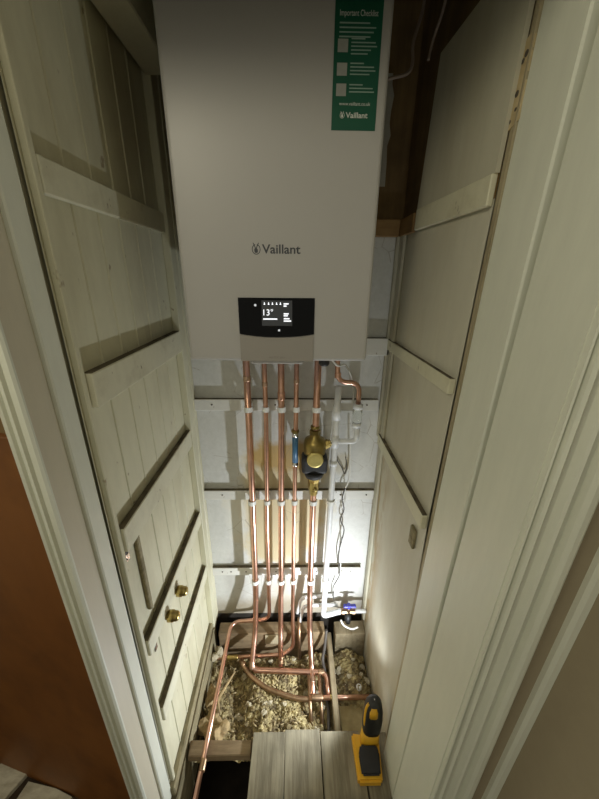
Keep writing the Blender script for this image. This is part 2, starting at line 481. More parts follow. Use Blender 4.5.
# chipped bare patch on the inner post
bm = B()
chip = [(.684, 1.959), (.669, 1.950), (.673, 1.934), (.669, 1.921), (.674, 1.901), (.669, 1.886), (.668, 1.864), (.666, 1.843), (.695, 1.836), (.707, 1.848), (.709, 1.879), (.713, 1.916), (.712, 1.947), (.702, 1.956)]
PX = lambda z: .3255 + .0233 * z
A = [bm.verts.new((PX(z), y, z)) for y, z in chip]; C2 = [bm.verts.new((.395, y, z)) for y, z in chip]
n = len(A); bm.faces.new(A)
for i in range(n): bm.faces.new((A[i], C2[i], C2[(i + 1) % n], A[(i + 1) % n]))
struct('trim_12', bm, 'chipwood')
bm = B()
for y, z, r in ((.686, 1.935, .005), (.692, 1.928, .004), (.690, 1.885, .005), (.684, 1.862, .003), (.694, 1.848, .003)):
    lathe(bm, (PX(z) - .0005, y, z), (1, 0, 0), [(0, r), (.002, r)], 8)
struct('trim_13', bm, 'screw')

# ================================================================= BATTENS
def batten(bmf, label, mat, group, screws=()):
    bm = B(); bmf(bm)
    o = link('wooden_batten', bm, [mat, 'grimeshade']); tag(o, label, 'batten', group)
    for f in o.data.polygons:                      # ledge dust and dirt, with painted shade in the same dark colour
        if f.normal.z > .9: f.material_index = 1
    for p, ax in screws:
        s = B(); lathe(s, p, ax, [(-.001, .0035), (.0012, .0032), (.0016, .001)], 10); link('screw', s, 'screw', o)
    return o
GL = 'painted battens on the left boarded wall'
batten(lambda b: box(b, X0 + .01, X0 + .085, .604, 1.117, 2.085, 2.22, .003), 'thick grimy batten at the very top of the left wall, top left of the picture', 'batten', GL)
batten(lambda b: box(b, X0 + .001, X0 + .014, .6035, 1.1175, 1.715, 1.768, .002), 'pale batten high on the left wall, seen from just below', 'batten', GL)
batten(lambda b: box(b, X0 + .001, X0 + .024, .6035, 1.1175, 1.355, 1.424, .002, jit=.0004), 'thick batten with a grimy top ledge, midway up the left wall beside the boiler bottom', 'batten', GL)
batten(lambda b: box(b, X0 + .001, X0 + .020, .6035, 1.1175, .995, 1.061, .002), 'batten with a dark top ledge just above the latch hole on the left wall', 'batten', GL)
batten(lambda b: box(b, X0 + .001, X0 + .020, .6035, 1.1175, .635, .692, .002), 'batten just above the two brass caps on the left wall', 'batten', GL)
batten(lambda b: box(b, X0 + .001, X0 + .020, .6035, 1.1175, .345, .404, .002), 'lowest batten on the left wall, below the two brass caps', 'batten', GL)
GB = 'white battens across the back wall carrying the pipe clips'
def sc(z, xs): return [((x, 1.1795, z), (0, -1, 0)) for x in xs]
batten(lambda b: box(b, .19, .345, 1.178, 1.199, 1.33, 1.392, .002), 'short white batten on the back wall beside the lower right corner of the boiler', 'rail', GB)
batten(lambda b: box(b, -.378, .325, 1.180, 1.199, 1.112, 1.158, .002), 'topmost of the three clip battens behind the pipes, just under the boiler', 'rail', GB, sc(1.137, (-.31, -.07, .28)))
batten(lambda b: box(b, -.378, .345, 1.180, 1.199, .702, .748, .002), 'middle clip batten behind the pipes, level with the foot of the brass filter', 'rail', GB, sc(.727, (-.30, .20, .31)))
batten(lambda b: box(b, -.378, .318, 1.180, 1.199, .275, .320, .002), 'lowest clip batten behind the pipes, near the floor', 'rail', GB, sc(.298, (-.33, -.29, -.22, -.08, .11, .27)))
GR = 'battens on the right wall'
batten(lambda b: box(b, X1 - .013, X1 - .001, .697, 1.055, 1.722, 1.775, .002), 'white batten high on the right wall running back to the brown corner', 'batten', GR)
batten(lambda b: box(b, X1 - .016, X1 - .001, .697, 1.19, 1.352, 1.388, .002), 'thin white batten on the right wall level with the boiler bottom', 'batten', GR)
batten(lambda b: box(b, X1 - .018, X1 - .001, .697, 1.175, .975, 1.018, .002), 'white batten with a dark ledge on the right wall beside the brass filter', 'batten', GR)
batten(lambda b: box(b, X1 - .012, X1 - .001, 1.060, 1.199, 1.718, 1.768, .002), 'bare brown batten on the right wall at the back corner', 'batten', GR)
batten(lambda b: box(b, .12, X1 - .013, 1.180, 1.199, 1.718, 1.768, .002), 'bare brown batten on the back wall peeping out beside the boiler', 'batten', 'bare brown battens')
for o in bpy.data.objects:
    if o.get('label', '').startswith('bare brown batten'): o.data.materials[0] = o.data.materials[1] = M['brownbatten']; o['group'] = 'bare brown battens'

# the right-hand boarding is out of true: its near edge leans outward towards the top
for o in bpy.data.objects:
    if o.type == 'MESH' and (o.name in ('wall_right', 'trim_4') or o.get('group') == GR):
        for v in o.data.vertices:
            p = v.co + o.location
            v.co.x += max(0, min(1, (1.2 - p.y) / .505)) * max(0, .0233 * p.z - .0225)

# ================================================================= BOILER
bx0, bx1, by, bz0, bz1 = -.261, .184, .824, 1.395, 2.115
boiler = thing('boiler', ((bx0 + bx1) / 2, 1.0, bz0), 'white wall-hung gas boiler with a black display panel and green sticker', 'boiler')
bm = B(); box(bm, bx0, bx1, by, by + .366, bz0, bz1, .009, 3)
link('casing', bm, 'case', boiler)
bm = B(); box(bm, -.113, .025, .850, 1.02, bz0 - .014, bz0 + .002, .003)
link('drip_tray', bm, 'traygrey', boiler)
# control panel
px0, px1, pzt = -.1325, .0495, 1.549
def curve(z_end, z_mid, n=12):
    return [(px1 + (px0 - px1) * i / n, z_end + (z_mid - z_end) * math.sin(PI * i / n) ** .8) for i in range(n + 1)]
bm = B(); prism(bm, [(px0, pzt), (px1, pzt)] + curve(1.464, 1.456), 'y', by - .0022, by + .004)
cp = link('control_panel', bm, 'glass', boiler); cp['label'] = 'black glossy display panel'
bm = B(); prism(bm, [(px1, bz0 + .001), (px0, bz0 + .001)] + curve(1.4625, 1.4545)[::-1], 'y', by - .0022, by + .004)
flap = link('control_flap', bm, 'casegrey', boiler); flap['label'] = 'grey flap below the display'
text('lettering', 'ecoTEC plus', -.062, by - .0026, 1.4035, .040, 'inkpale', flap)
bm = B(); box(bm, -.077, -.004, by - .0030, by - .001, 1.484, 1.543)
scr = link('screen', bm, 'screen', cp)
bm = B()
yf = by - .0034
def bar(bm, x, z, w, h): 
    bm.faces.new([bm.verts.new(p) for p in ((x, yf, z), (x + w, yf, z), (x + w, yf, z + h), (x, yf, z + h))])
for i, x in enumerate((-.072, -.062, -.053, -.043, -.034)):
    bar(bm, x, 1.5335, .004, .0016); bar(bm, x + .001, 1.5345, .0018, .0045)
bar(bm, -.074, 1.4985, .034, .003)
for z, w in ((1.534, .012), (1.529, .007), (1.511, .012), (1.5065, .010), (1.4995, .014), (1.494, .018)): bar(bm, -.0245, z, w, .003)
link('screen_icons', bm, 'pix', cp)
text('lettering', '13°', -.073, yf, 1.5085, .023, 'pix', cp)
bm = B(); lathe(bm, (-.036, by - .0022, 1.473), (0, -1, 0), [(0, .0028), (.0008, .0026)], 12); link('button', bm, 'pixdim', cp)
bm = B(); lathe(bm, (-.092, by - .0022, 1.532), (0, -1, 0), [(0, .003), (.0006, .0028)], 12); link('button', bm, 'pixdim', cp)
# brand mark
def ringpts(cx, cz, rx, rz, n=28): return [(cx + rx * math.cos(2 * PI * i / n), cz + rz * math.sin(2 * PI * i / n)) for i in range(n)]
def emblem(cx, cz, r, y, mat, parent):
    bm = B()
    a = ringpts(cx, cz, r, r * 1.12); b = ringpts(cx, cz, r * .82, r * .94)
    va = [bm.verts.new((x, y, z)) for x, z in a]; vb = [bm.verts.new((x, y, z)) for x, z in b]
    for i in range(len(a)):
        if i in (6, 7): continue
        j = (i + 1) % len(a); bm.faces.new((va[i], va[j], vb[j], vb[i]))
    def pg(pts): bm.faces.new([bm.verts.new((cx + x * r, y, cz + z * r)) for x, z in pts])
    pg([(-.30, -.75), (.25, -.75), (.42, -.35), (.30, .10), (.05, .30), (-.25, .30), (-.45, .0), (-.42, -.45)])
    pg([(-.28, .30), (-.08, .30), (-.30, .85), (-.62, 1.42), (-.75, 1.35), (-.55, .85)])
    pg([(-.04, .30), (.14, .22), (.45, .85), (.66, 1.35), (.52, 1.42), (.22, .9)])
    return link('emblem', bm, mat, parent)
emblem(-.0855, 1.6535, .0098, by - .0005, 'ink', boiler)
text('lettering', 'Vaillant', -.0725, by - .0005, 1.6455, .087, 'ink', boiler, height=.0185, bold=.018)
# green sticker
bm = B(); box(bm, .0745, .1635, by - .0012, by + .002, 1.876, 2.1145 - .012)
st = link('sticker', bm, 'green', boiler); st['label'] = 'green instruction sticker with white print'
ys = by - .0016
text('lettering', 'Important Checklist', .0835, ys, 2.0495, .071, 'wprint', st, height=.0085)
text('lettering', 'www.vaillant.co.uk', .0885, ys, 1.9165, .062, 'wprint', st, height=.0055)
emblem(.0955, 1.9005, .0046, ys, 'wprint', st)
text('lettering', 'Vaillant', .1025, ys, 1.8965, .044, 'wprint', st, height=.0090, bold=.018)
bm = B(); yf = ys
for i, w in enumerate((.058, .070, .066, .060)): bar(bm, .0835, 2.0385 - i * .0065, w * .98, .0022)
for z0, k in ((2.0165, 5), (1.9805, 4), (1.9480, 3)):
    for i in range(k): bar(bm, .107, z0 - i * .0055, (.026, .046, .049, .038, .032)[i], .002)
link('print_lines', bm, 'gprint', st)
bm = B()
for z0 in (1.9975, 1.9625, 1.9310): bar(bm, .0815, z0, .0195, .0195)
link('print_squares', bm, 'square', st)
bm = B(); lathe(bm, (.100, 1.07, bz0 + .002), (0, 0, -1), [(0, .008), (.05, .008)], 12)
dv = link('drain_valve', bm, 'brass', boiler)
bm = B(); lathe(bm, (.100, 1.07, bz0 - .038), (0, 0, -1), [(0, .009), (.003, .017), (.030, .018), (.036, .014)], 16); link('valve_cap', bm, 'black', dv)
bm = B(); lathe(bm, (-.10, 1.05, bz0 + .002), (0, 0, -1), [(0, .009), (.022, .009), (.024, .006)], 12); link('drain_valve', bm, 'black', boiler)

# ================================================================= PIPES
YP = 1.135; R22, R15 = .0122, .0086
def pipe(name, label, cat, pts, r, mat='copper', rings=(), group=None, mats=None, fil=.03):
    path = fillet(pts, fil)
    t = thing(name, (pts[-1][0], pts[-1][1], min(p[2] for p in pts)), label, cat, group)
    bm = B(); tube(bm, path, r, 18); link('pipe', bm, mat, t, smooth=False)
    for p, d, L, k, m in rings:
        b2 = B(); d = Vector(d).normalized(); p = Vector(p)
        lathe(b2, p - d * L / 2, d, [(0, r * 1.02), (.001, r * k), (.003, r * (k + .04)), (L * .5, r * k), (L - .003, r * (k + .04)), (L - .001, r * k), (L, r * 1.02)], 18)
        link('coupling', b2, m, t)
    return t
V = (0, 0, 1)
GP = 'copper pipes dropping from the boiler'
pipe('copper_pipe', 'leftmost thick copper pipe dropping from the boiler, turning right into the rubble', 'pipe',
     [(-.166, YP, 1.397), (-.167, YP, .75), (-.173, YP, .20), (-.178, 1.095, .02), (-.190, 1.0, -.10), (.155, .985, -.10), (.155, .895, -.10)], R22, 'copper',
     [((-.166, YP, 1.255), V, .02, 1.12, 'solder'), ((-.166, YP, 1.375), V, .03, 1.25, 'brass'), ((-.188, 1.012, -.086), (.0, 1, 1.1), .03, 1.15, 'solder'), ((.13, .986, -.10), (1, 0, 0), .03, 1.15, 'dull')], GP, fil=.035)
pipe('copper_pipe', 'second copper pipe from the left, thin, turning forward over the dark hole', 'pipe',
     [(-.104, YP, 1.397), (-.102, YP, 1.10), (-.110, YP, .6), (-.113, YP, .045), (-.298, YP + .005, .022), (-.306, .86, .012), (-.317, .50, .006)], R15, 'copper',
     [((-.103, YP, 1.235), V, .016, 1.15, 'solder'), ((-.104, YP, 1.378), V, .03, 1.3, 'brass'), ((-.3098, .640, .009), (.03, 1, 0), .034, 1.2, 'dull')], GP, fil=.045)
pipe('copper_pipe', 'third copper pipe from the left, thick, dropping straight into the rubble', 'pipe',
     [(-.044, YP, 1.397), (-.045, YP, 1.1), (-.056, YP, .22), (-.058, 1.095, .03), (-.056, 1.010, -.090)], R22 * .95, 'copper',
     [((-.0445, YP, 1.19), V, .03, 1.18, 'copper'), ((-.044, YP, 1.378), V, .03, 1.25, 'brass'), ((-.0565, 1.025, -.072), (0, 1, 1.25), .03, 1.15, 'dull')], GP)
pipe('copper_pipe', 'fourth copper pipe from the left, thin, with a blue labelled cylinder on it', 'pipe',
     [(.011, YP, 1.397), (.008, YP, 1.0), (.002, YP, .5), (-.001, YP, .17), (.0, 1.100, .02), (.002, 1.078, -.07), (-.045, 1.062, -.095), (-.395, 1.050, -.10)], R15, 'copper',
     [((.010, YP, 1.245), V, .016, 1.15, 'solder'), ((.011, YP, 1.378), V, .03, 1.3, 'brass'), ((-.285, 1.0535, -.0985), (1, 0, 0), .05, 1.3, 'brass'), ((-.33, 1.0525, -.099), (1, 0, 0), .02, 1.25, 'dull')], GP, fil=.04)
pipe('copper_pipe', 'fifth copper pipe from the left, thick, running through the brass filter', 'pipe',
     [(.086, YP, 1.397), (.083, YP, 1.0), (.078, YP, .22), (.080, 1.095, .03), (.088, 1.0, -.10), (.088, .885, -.105)], R22 * 1.04, 'copper',
     [((.086, YP, 1.378), V, .03, 1.25, 'brass'), ((.088, .955, -.103), (0, 1, 0), .025, 1.15, 'solder')], GP, fil=.025)
pipe('copper_pipe', 'short bright copper pipe lying level across the floor and ending at the right wall', 'pipe',
     [(.070, .884, -.090), (.348, .880, -.082)], R15 * 1.15, 'copper', [((.105, .8838, -.090), (1, 0, 0), .05, 1.35, 'dull'), ((.175, .8828, -.088), (1, 0, 0), .03, 1.3, 'brass')])
t = thing('copper_pipe', (-.05, .9, -.12), 'tarnished copper pipe curving through the rubble in front of the other pipes', 'pipe')
bm = B(); tube(bm, spline([(-.238, 1.028, -.098), (-.20, .985, -.102), (-.163, .958, -.104), (-.11, .928, -.104), (-.055, .908, -.102), (.02, .888, -.10), (.075, .884, -.098)], 6), R15 * 1.15, 14); link('pipe', bm, 'dull', t)
bm = B(); lathe(bm, (-.245, 1.038, -.098), (.6, -.7, 0), [(0, .012), (.03, .0125), (.032, .010)], 14); link('coupling', bm, 'dull', t)
t = thing('copper_pipe', (.03, 1.07, -.13), 'dull grey pipe rising between the fourth and fifth copper pipes below the floor level', 'pipe')
bm = B(); tube(bm, [(.030, 1.155, .03), (.030, 1.11, .0), (.032, 1.06, -.12)], R15, 12); link('pipe', bm, 'dull', t)
for x, lab in ((.072, 'left of the two dull stub pipes standing beside the elbow in the rubble'), (.118, 'right of the two dull stub pipes standing beside the elbow in the rubble')):
    bm = B(); tube(bm, [(x, .965, -.08), (x + .004, .80, -.115)], .0075, 12)
    tag(link('copper_pipe', bm, 'dull'), lab, 'pipe', 'dull stub pipes')

# cylinder with blue label on the fourth pipe
si = thing('inline_cylinder', (.0065, YP, .898), 'slim chrome inline cylinder with a blue label on the fourth pipe', 'fitting')
bm = B(); lathe(bm, (.0065, YP, .898), V, [(0, .0095), (.002, .0125), (.012, .0125), (.013, .011), (.128, .011), (.129, .0125), (.142, .0125), (.145, .009)], 18); link('body', bm, 'chrome', si)
bm = B(); lathe(bm, (.0065, YP, .915), V, [(0, .0108), (.0002, .0116), (.108, .0116), (.1082, .0108)], 18)
lb = link('wrap_label', bm, 'bluelab', si); lb['label'] = 'dark blue wrap label'
bm = B(); lathe(bm, (.0065, YP, 1.041), V, [(0, .009), (.002, .015), (.012, .015), (.014, .009)], 6, False); link('nut', bm, 'dbrass', si)

# brass filter on the fifth pipe
fx = .0815
mf = thing('inline_filter', (fx, YP, .76), 'bulky brass inline filter with a black band and yellow round face', 'filter')
bm = B()
lathe(bm, (fx, YP, .955), V, [(0, .040), (.008, .0435), (.045, .0435), (.060, .038), (.068, .020), (.090, .018)], 24); link('body', bm, 'dbrass', mf)
bm = B(); lathe(bm, (fx, YP, 1.036), V, [(0, .015), (.001, .021), (.018, .021), (.020, .014)], 6, False)
lathe(bm, (fx, YP, 1.06), V, [(0, .016), (.001, .0175), (.010, .0175), (.012, .014)], 14); link('nut', bm, 'dbrass', mf)
bm = B(); lathe(bm, (fx + .03, YP, .985), (1, 0, .55), [(0, .017), (.028, .017), (.030, .013), (.036, .012)], 6, False); link('side_port', bm, 'dbrass', mf)
bm = B()
box(bm, fx - .050, fx + .050, YP - .040, YP + .030, .880, .952, .014, 3)
link('band', bm, 'rubber', mf)
bm = B(); lathe(bm, (fx, YP, .846), V, [(0, .026), (.006, .034), (.036, .047)], 24); link('band', bm, 'rubber', mf)
bm = B(); lathe(bm, (fx, YP - .036, .948), (0, -1, .12), [(0, .031), (.010, .031), (.013, .028), (.014, .024)], 28)
lathe(bm, (fx, YP - .0495, .9497), (0, -1, .12), [(0, .020), (.0012, .0195)], 24)
cpn = link('round_face', bm, 'bdisc', mf); cpn['label'] = 'round yellow brass face'
bm = B(); lathe(bm, (fx, YP, .765), V, [(0, .014), (.002, .017), (.018, .017), (.024, .022), (.062, .023), (.075, .027), (.082, .028)], 8, False)
lo = link('lower_union', bm, 'brass', mf)
bm = B(); lathe(bm, (fx + .004, YP - .020, .800), (0, -1, 0), [(0, .010), (.006, .009), (.007, .005)], 12); link('test_plug', bm, 'dbrass', lo)

# white waste pipe, copper bend and tundish
ww = thing('waste_pipe', (.141, 1.13, .055), 'white plastic pipe dropping right of the copper pipes to a stop tap', 'pipe')
bm = B(); tube(bm, fillet([(.162, YP, 1.228), (.158, YP, 1.0), (.150, YP, .45), (.145, 1.132, .068), (.232, 1.132, .100)], .02), .0125, 18); link('pipe', bm, 'wplastic', ww)
for z0, L in ((1.095, .055), (.98, .05), (.90, .02)):
    bm = B(); xx = .150 + (z0 - .45) * .0155; lathe(bm, (xx, YP, z0), V, [(0, .0126), (.001, .0150), (L - .001, .0150), (L, .0126)], 18); link('socket', bm, 'wplastic', ww)
bm = B(); tube(bm, fillet([(.160, YP, 1.005), (.240, YP, 1.005), (.240, YP, 1.065)], .02), .0105, 16); link('branch', bm, 'wplastic', ww)
pipe('copper_pipe', 'short copper pipe at the right bending over from the white pipe into the clear tundish', 'pipe',
     [(.150, YP, 1.397), (.157, YP, 1.243), (.236, YP, 1.240), (.237, YP, 1.160)], R15 * 1.05, 'copper', [((.1505, YP, 1.378), V, .03, 1.3, 'brass'), ((.157, YP, 1.268), V, .02, 1.25, 'copper')], fil=.05)
td = thing('tundish', (.2365, YP, 1.05), 'clear plastic tundish with white collars under the bent copper pipe', 'tundish')
bm = B(); lathe(bm, (.2365, YP, 1.140), V, [(0, .012), (.001, .0185), (.018, .0185), (.020, .012)], 18); link('collar', bm, 'wplastic', td)
bm = B(); lathe(bm, (.2365, YP, 1.082), V, [(0, .010), (.006, .0175), (.058, .0175), (.060, .012)], 20); link('clear_body', bm, 'clear', td)
bm = B(); lathe(bm, (.2365, YP, 1.066), V, [(0, .011), (.001, .0165), (.016, .0170), (.018, .010)], 18); link('collar', bm, 'wplastic', td)

# stop tap
sv = thing('stop_tap', (.262, 1.13, .075), 'stop tap with a blue lever low in the right back corner', 'tap')
bm = B(); lathe(bm, (.228, 1.13, .100), (1, 0, 0), [(0, .012), (.004, .014), (.016, .014), (.017, .011), (.05, .011), (.051, .014), (.066, .014), (.068, .010)], 8, False)
lathe(bm, (.264, 1.13, .100), V, [(0, .012), (.022, .010), (.030, .006)], 12); link('body', bm, 'dull', sv)
bm = B(); box(bm, .238, .298, 1.120, 1.138, .130, .141, .004, 2); lathe(bm, (.264, 1.13, .124), V, [(0, .010), (.012, .012), (.020, .010)], 12); link('lever', bm, 'bluehandle', sv)
bm = B(); lathe(bm, (.262, 1.13, .09), (0, -.3, -1), [(0, .014), (.03, .016), (.05, .012)], 12); link('gland', bm, 'black', sv)
bm = B(); tube(bm, fillet([(.292, 1.13, .100), (.335, 1.13, .100), (.348, 1.13, .100)], .01), .009, 12); link('tail_pipe', bm, 'wplastic', sv)
for (pts, lab) in (([(.205, 1.19, .135), (.12, 1.185, .13), (.04, 1.185, .125), (.02, 1.16, .05)], 'upper of two pale plastic pipes running along the foot of the back wall'),
                   ([(.215, 1.165, .095), (.12, 1.16, .105), (.05, 1.16, .10), (.035, 1.14, .02)], 'lower of two pale plastic pipes running along the foot of the back wall')):
    bm = B(); tube(bm, fillet(pts, .03), .008, 12); tag(link('plastic_pipe', bm, 'wplastic'), lab, 'pipe', 'pale plastic pipes at the foot of the back wall')

# pipe clips
names = ['leftmost', 'second', 'third', 'fourth', 'fifth', 'white']
def pxat(i, z):
    tops = [(-.166, -.173), (-.102, -.113), (-.044, -.056), (.010, -.001), (.085, .0785), (.160, .149)]
    a, b = tops[i]; return b + (a - b) * (z - .25) / (1.15 - .25)
rr = [R22, R15, R22 * .95, R15, R22 * 1.04, .0125]
for z, lev in ((1.128, 'top'), (.716, 'middle'), (.280, 'lowest')):
    for i in range(6):
        if i == 5 and z > 1.0: continue
        x, r = pxat(i, z), rr[i]; bm = B()
        # C-shaped saddle
        out = []; inn = []
        for k in range(15):
            a = math.radians(-60 + 300 * k / 14) ; a = math.radians(120) + math.radians(300) * k / 14
            out.append((x + (r + .0042) * math.cos(a), YP + (r + .0042) * math.sin(a)))
            inn.append((x + (r + .0004) * math.cos(a), YP + (r + .0004) * math.sin(a)))
        for k in range(14):
            loft(bm, [(p[0], p[1], z) for p in (out[k], out[k + 1], inn[k + 1], inn[k])], [(p[0], p[1], z + .019) for p in (out[k], out[k + 1], inn[k + 1], inn[k])])
        bmesh.ops.remove_doubles(bm, verts=bm.verts[:], dist=.00005)
        box(bm, x - r * .9, x + r * .9, YP + r + .001, 1.1795, z - .003, z + .022, .001)
        who = 'the white plastic pipe' if i == 5 else f'the {names[i]} copper pipe'
        tag(link('pipe_clip', bm, 'clip'), f'white plastic clip holding {who} to the {lev} clip batten', 'pipe clip', 'pipe clips on the back battens')
bm = B(); lathe(bm, (.222, 1.179, .297), (0, -1, 0), [(0, .010), (.006, .010), (.009, .006)], 16)
tag(link('cable_clip', bm, 'clip'), 'small round white cable clip on the lowest clip batten', 'cable clip')

# cords
def cord(name, label, pts, r, mat, n=6):
    bm = B(); tube(bm, spline(pts, n), r, 8); return tag(link(name, bm, mat), label, 'cable')
cord('cable', 'white cord hanging down the back wall from below the tundish', [(.222, 1.16, 1.0), (.226, 1.165, .93), (.231, 1.17, .86), (.228, 1.172, .80), (.216, 1.172, .765)], .0035, 'wcable')
cord('cable', 'dark twisted wire hanging down the right of the back wall to the floor', [(.216, 1.170, .770), (.206, 1.165, .72), (.217, 1.17, .66), (.207, 1.175, .60), (.224, 1.17, .55), (.213, 1.17, .47), (.206, 1.172, .40), (.216, 1.165, .30), (.205, 1.175, .24), (.192, 1.18, .19), (.198, 1.16, .13)], .0026, 'dcable')
cord('cable', 'white wire twisting beside the dark wire on the back wall', [(.216, 1.173, .768), (.222, 1.175, .71), (.208, 1.175, .66), (.220, 1.178, .60), (.212, 1.173, .55), (.219, 1.175, .47), (.219, 1.165, .33), (.222, 1.17, .299)], .0024, 'wcable')
cord('cable', 'thin brown loop of wire on the back wall left of the white cord', [(.172, 1.19, .925), (.18, 1.19, .89), (.20, 1.192, .855), (.214, 1.19, .825), (.22, 1.192, .86), (.214, 1.192, .905)], .0022, 'dcable')
cord('cable', 'short white cord curling below the blue stop tap', [(.225, 1.10, .082), (.24, 1.09, .060), (.275, 1.08, .050), (.305, 1.085, .055)], .0042, 'wcable')
cord('cable', 'pinkish cable hanging against the brown boarding, bending in behind the boiler', [(.318, 1.10, 2.30), (.316, 1.10, 2.22), (.300, 1.10, 2.155), (.303, 1.10, 2.115), (.292, 1.10, 2.092), (.25, 1.11, 2.085), (.20, 1.13, 2.075), (.19, 1.17, 2.07)], .0042, 'cable')
cord('cable', 'short pale cable running up the brown boarding at the top right', [(.330, 1.06, 2.10), (.336, 1.055, 2.14), (.343, 1.03, 2.18), (.345, 1.0, 2.25), (.345, .98, 2.34)], .0036, 'cable')
cord('cable', 'grey flex curling from the boiler underside towards the tundish', [(.118, 1.09, 1.392), (.125, 1.10, 1.345), (.150, 1.11, 1.31), (.185, 1.15, 1.30), (.215, 1.165, 1.24), (.225, 1.17, 1.16)], .0038, 'wcable')
cord('cable', 'dark flex snaking down beside the joist in the floor', [(.158, 1.09, .03), (.150, 1.06, -.04), (.140, 1.03, -.085), (.148, .98, -.10), (.140, .93, -.115), (.150, .86, -.112), (.143, .76, -.112)], .007, 'dcable')

# torn paper by the boiler edge
bm = B()
zz = [2.135, 2.11, 2.085, 2.05, 2.02, 1.99, 1.965, 1.92, 1.86]
L = [(.235, 1.197, z) for z in zz]; Rr = [(.281 + random.uniform(-.006, .006), 1.1975, z) for z in zz]
for i in range(len(zz) - 1):
    loft(bm, [L[i], Rr[i], Rr[i + 1], L[i + 1]], [(p[0], p[1] - .0015, p[2]) for p in (L[i], Rr[i], Rr[i + 1], L[i + 1])])
tag(link('torn_paper', bm, 'paper'), 'ragged strip of pale torn paper on the brown boarding right of the boiler', 'paper')

# ================================================================= LEFT WALL FITTINGS
for (y, z, lab) in ((.805, .630, 'upper right of two brass caps poking out of the left wall'), (.722, .628, 'lower left of two brass caps poking out of the left wall, nearer the door')):
    bm = B(); t = thing('brass_cap', (X0 + .03, y, z - .016), lab, 'brass cap', 'brass caps on the left wall')
    tube(bm, [(X0 - .002, y, z), (X0 + .026, y, z)], .0105, 14); link('stem', bm, 'brass', t)
    bm = B(); lathe(bm, (X0 + .022, y, z), (1, 0, 0), [(0, .013), (.001, .0175), (.016, .0175), (.018, .0150), (.026, .0150), (.031, .012), (.034, .006)], 14, True); link('nut', bm, 'brass', t)
bm = B(); box(bm, X0 + .0005, X0 + .012, .660, .674, .735, 1.0 - .002, .002)  # strip in place of a recessed slot, the slot's shade put into its colour
tag(link('slot_strip', bm, 'sill'), 'narrow upright strip in place of a dark slot on the left wall beside the latch hole', 'lath')
lt = thing('latch_keep', (X0 + .001, .622, .975), 'small metal latch keep with a dark hole on the left stile', 'latch')
bm = B(); box(bm, X0 + .0005, X0 + .004, .608, .630, .952, .994, .001); link('plate', bm, 'chrome', lt)
bm = B(); lathe(bm, (X0 + .0035, .622, .980), (1, 0, 0), [(0, .009), (.001, .0088)], 14); link('hole', bm, 'black', lt)
bm = B(); lathe(bm, (X0 + .0035, .616, .960), (1, 0, 0), [(0, .004), (.0015, .003)], 10); link('screw', bm, 'screw', lt)
bm = B(); box(bm, X0 + .0005, X0 + .004, .652, .668, .575, .603, .001); lathe(bm, (X0 + .0035, .660, .59), (1, 0, 0), [(0, .004), (.0015, .003)], 10)
tag(link('metal_bracket', bm, 'chrome'), 'tiny metal bracket on the left stile just below the lower brass cap', 'bracket')
bm = B(); box(bm, X1 - .009, X1 - .0005, .742, .775, .862, .925, .002); box(bm, X1 - .0105, X1 - .0085, .752, .766, .875, .912, .001)
tag(link('wooden_block', bm, 'sill'), 'small grey block fixed on the right wall below the batten', 'block')

# ================================================================= FLOOR
def board(label, x0, x1, y0, y1, z0=-.022, z1=0, mat='board', dx=0):
    bm = B()
    loft(bm, [(x0, y0, z0), (x1, y0, z0), (x1 + dx, y1, z0), (x0 + dx, y1, z0)], [(x0, y0, z1), (x1, y0, z1), (x1 + dx, y1, z1), (x0 + dx, y1, z1)])
    bmesh.ops.bevel(bm, geom=bm.edges[:], offset=.0016, segments=1, affect='EDGES')
    o = link('floorboard', bm, mat); return tag(o, label, 'floorboard', 'worn floorboards inside the doorway')
board('left of the three worn grey floorboards inside the doorway, edging the dark hole', -.149, -.031, .44, .732, dx=.003)
board('middle of the three worn grey floorboards inside the doorway', -.026, .103, .44, .738, dx=-.003)
board('right of the three worn grey floorboards, reaching under the yellow tool',   .1085, .252, .44, .732, dx=-.006)
board('darker floorboard hard against the right wall under the yellow tool', .255, .349, .44, .728, z0=-.026, z1=-.003)
def timber(label, *a, mat='joist', bev=.003, name='joist', jit=.002):
    bm = B(); box(bm, *a, bev, 1, jit); return tag(link(name, bm, mat), label, 'timber', 'rough timbers in the open floor')
timber('short dirty cross timber at the head of the dark hole', -.376, -.1505, .672, .716, -.045, -.012)
timber('long joist lying along the foot of the back wall', -.36, .155, 1.112, 1.170, -.22, -.022)
timber('joist end in the right back corner below the stop tap', .205, .348, 1.100, 1.165, -.20, -.012, mat='yjoist')
timber('upright dusty joist running back from the boards, right of the elbow', .166, .190, .740, 1.150, -.25, -.070, mat='yjoist')
timber('joist under the left floorboard beside the dark hole', -.150, -.110, .46, .715, -.25, -.024)
timber('dirty sole plate along the foot of the left wall', -.432, -.381, .575, 1.165, -.25, .042, mat='sill', name='sole_plate', jit=.003)
bm = B(); box(bm, -.135, -.055, 1.103, 1.1115, -.085, -.028, .002); 
tag(link('wood_offcut', bm, 'barewood'), 'pale yellow offcut of wood against the back joist', 'offcut')
bm = B(); box(bm, .193, .347, .742, .866, -.19, -.108, .004, 1, .003)
tag(link('floor_panel', bm, 'sand'), 'flat sandy board in the floor just behind the yellow tool', 'board')
bm = B(); lathe(bm, (.288, .915, -.105), V, [(0, .012), (.03, .012), (.034, .008)], 12)
tag(link('white_plug', bm, 'wplastic'), 'small white plastic plug standing behind the level copper pipe', 'plug')

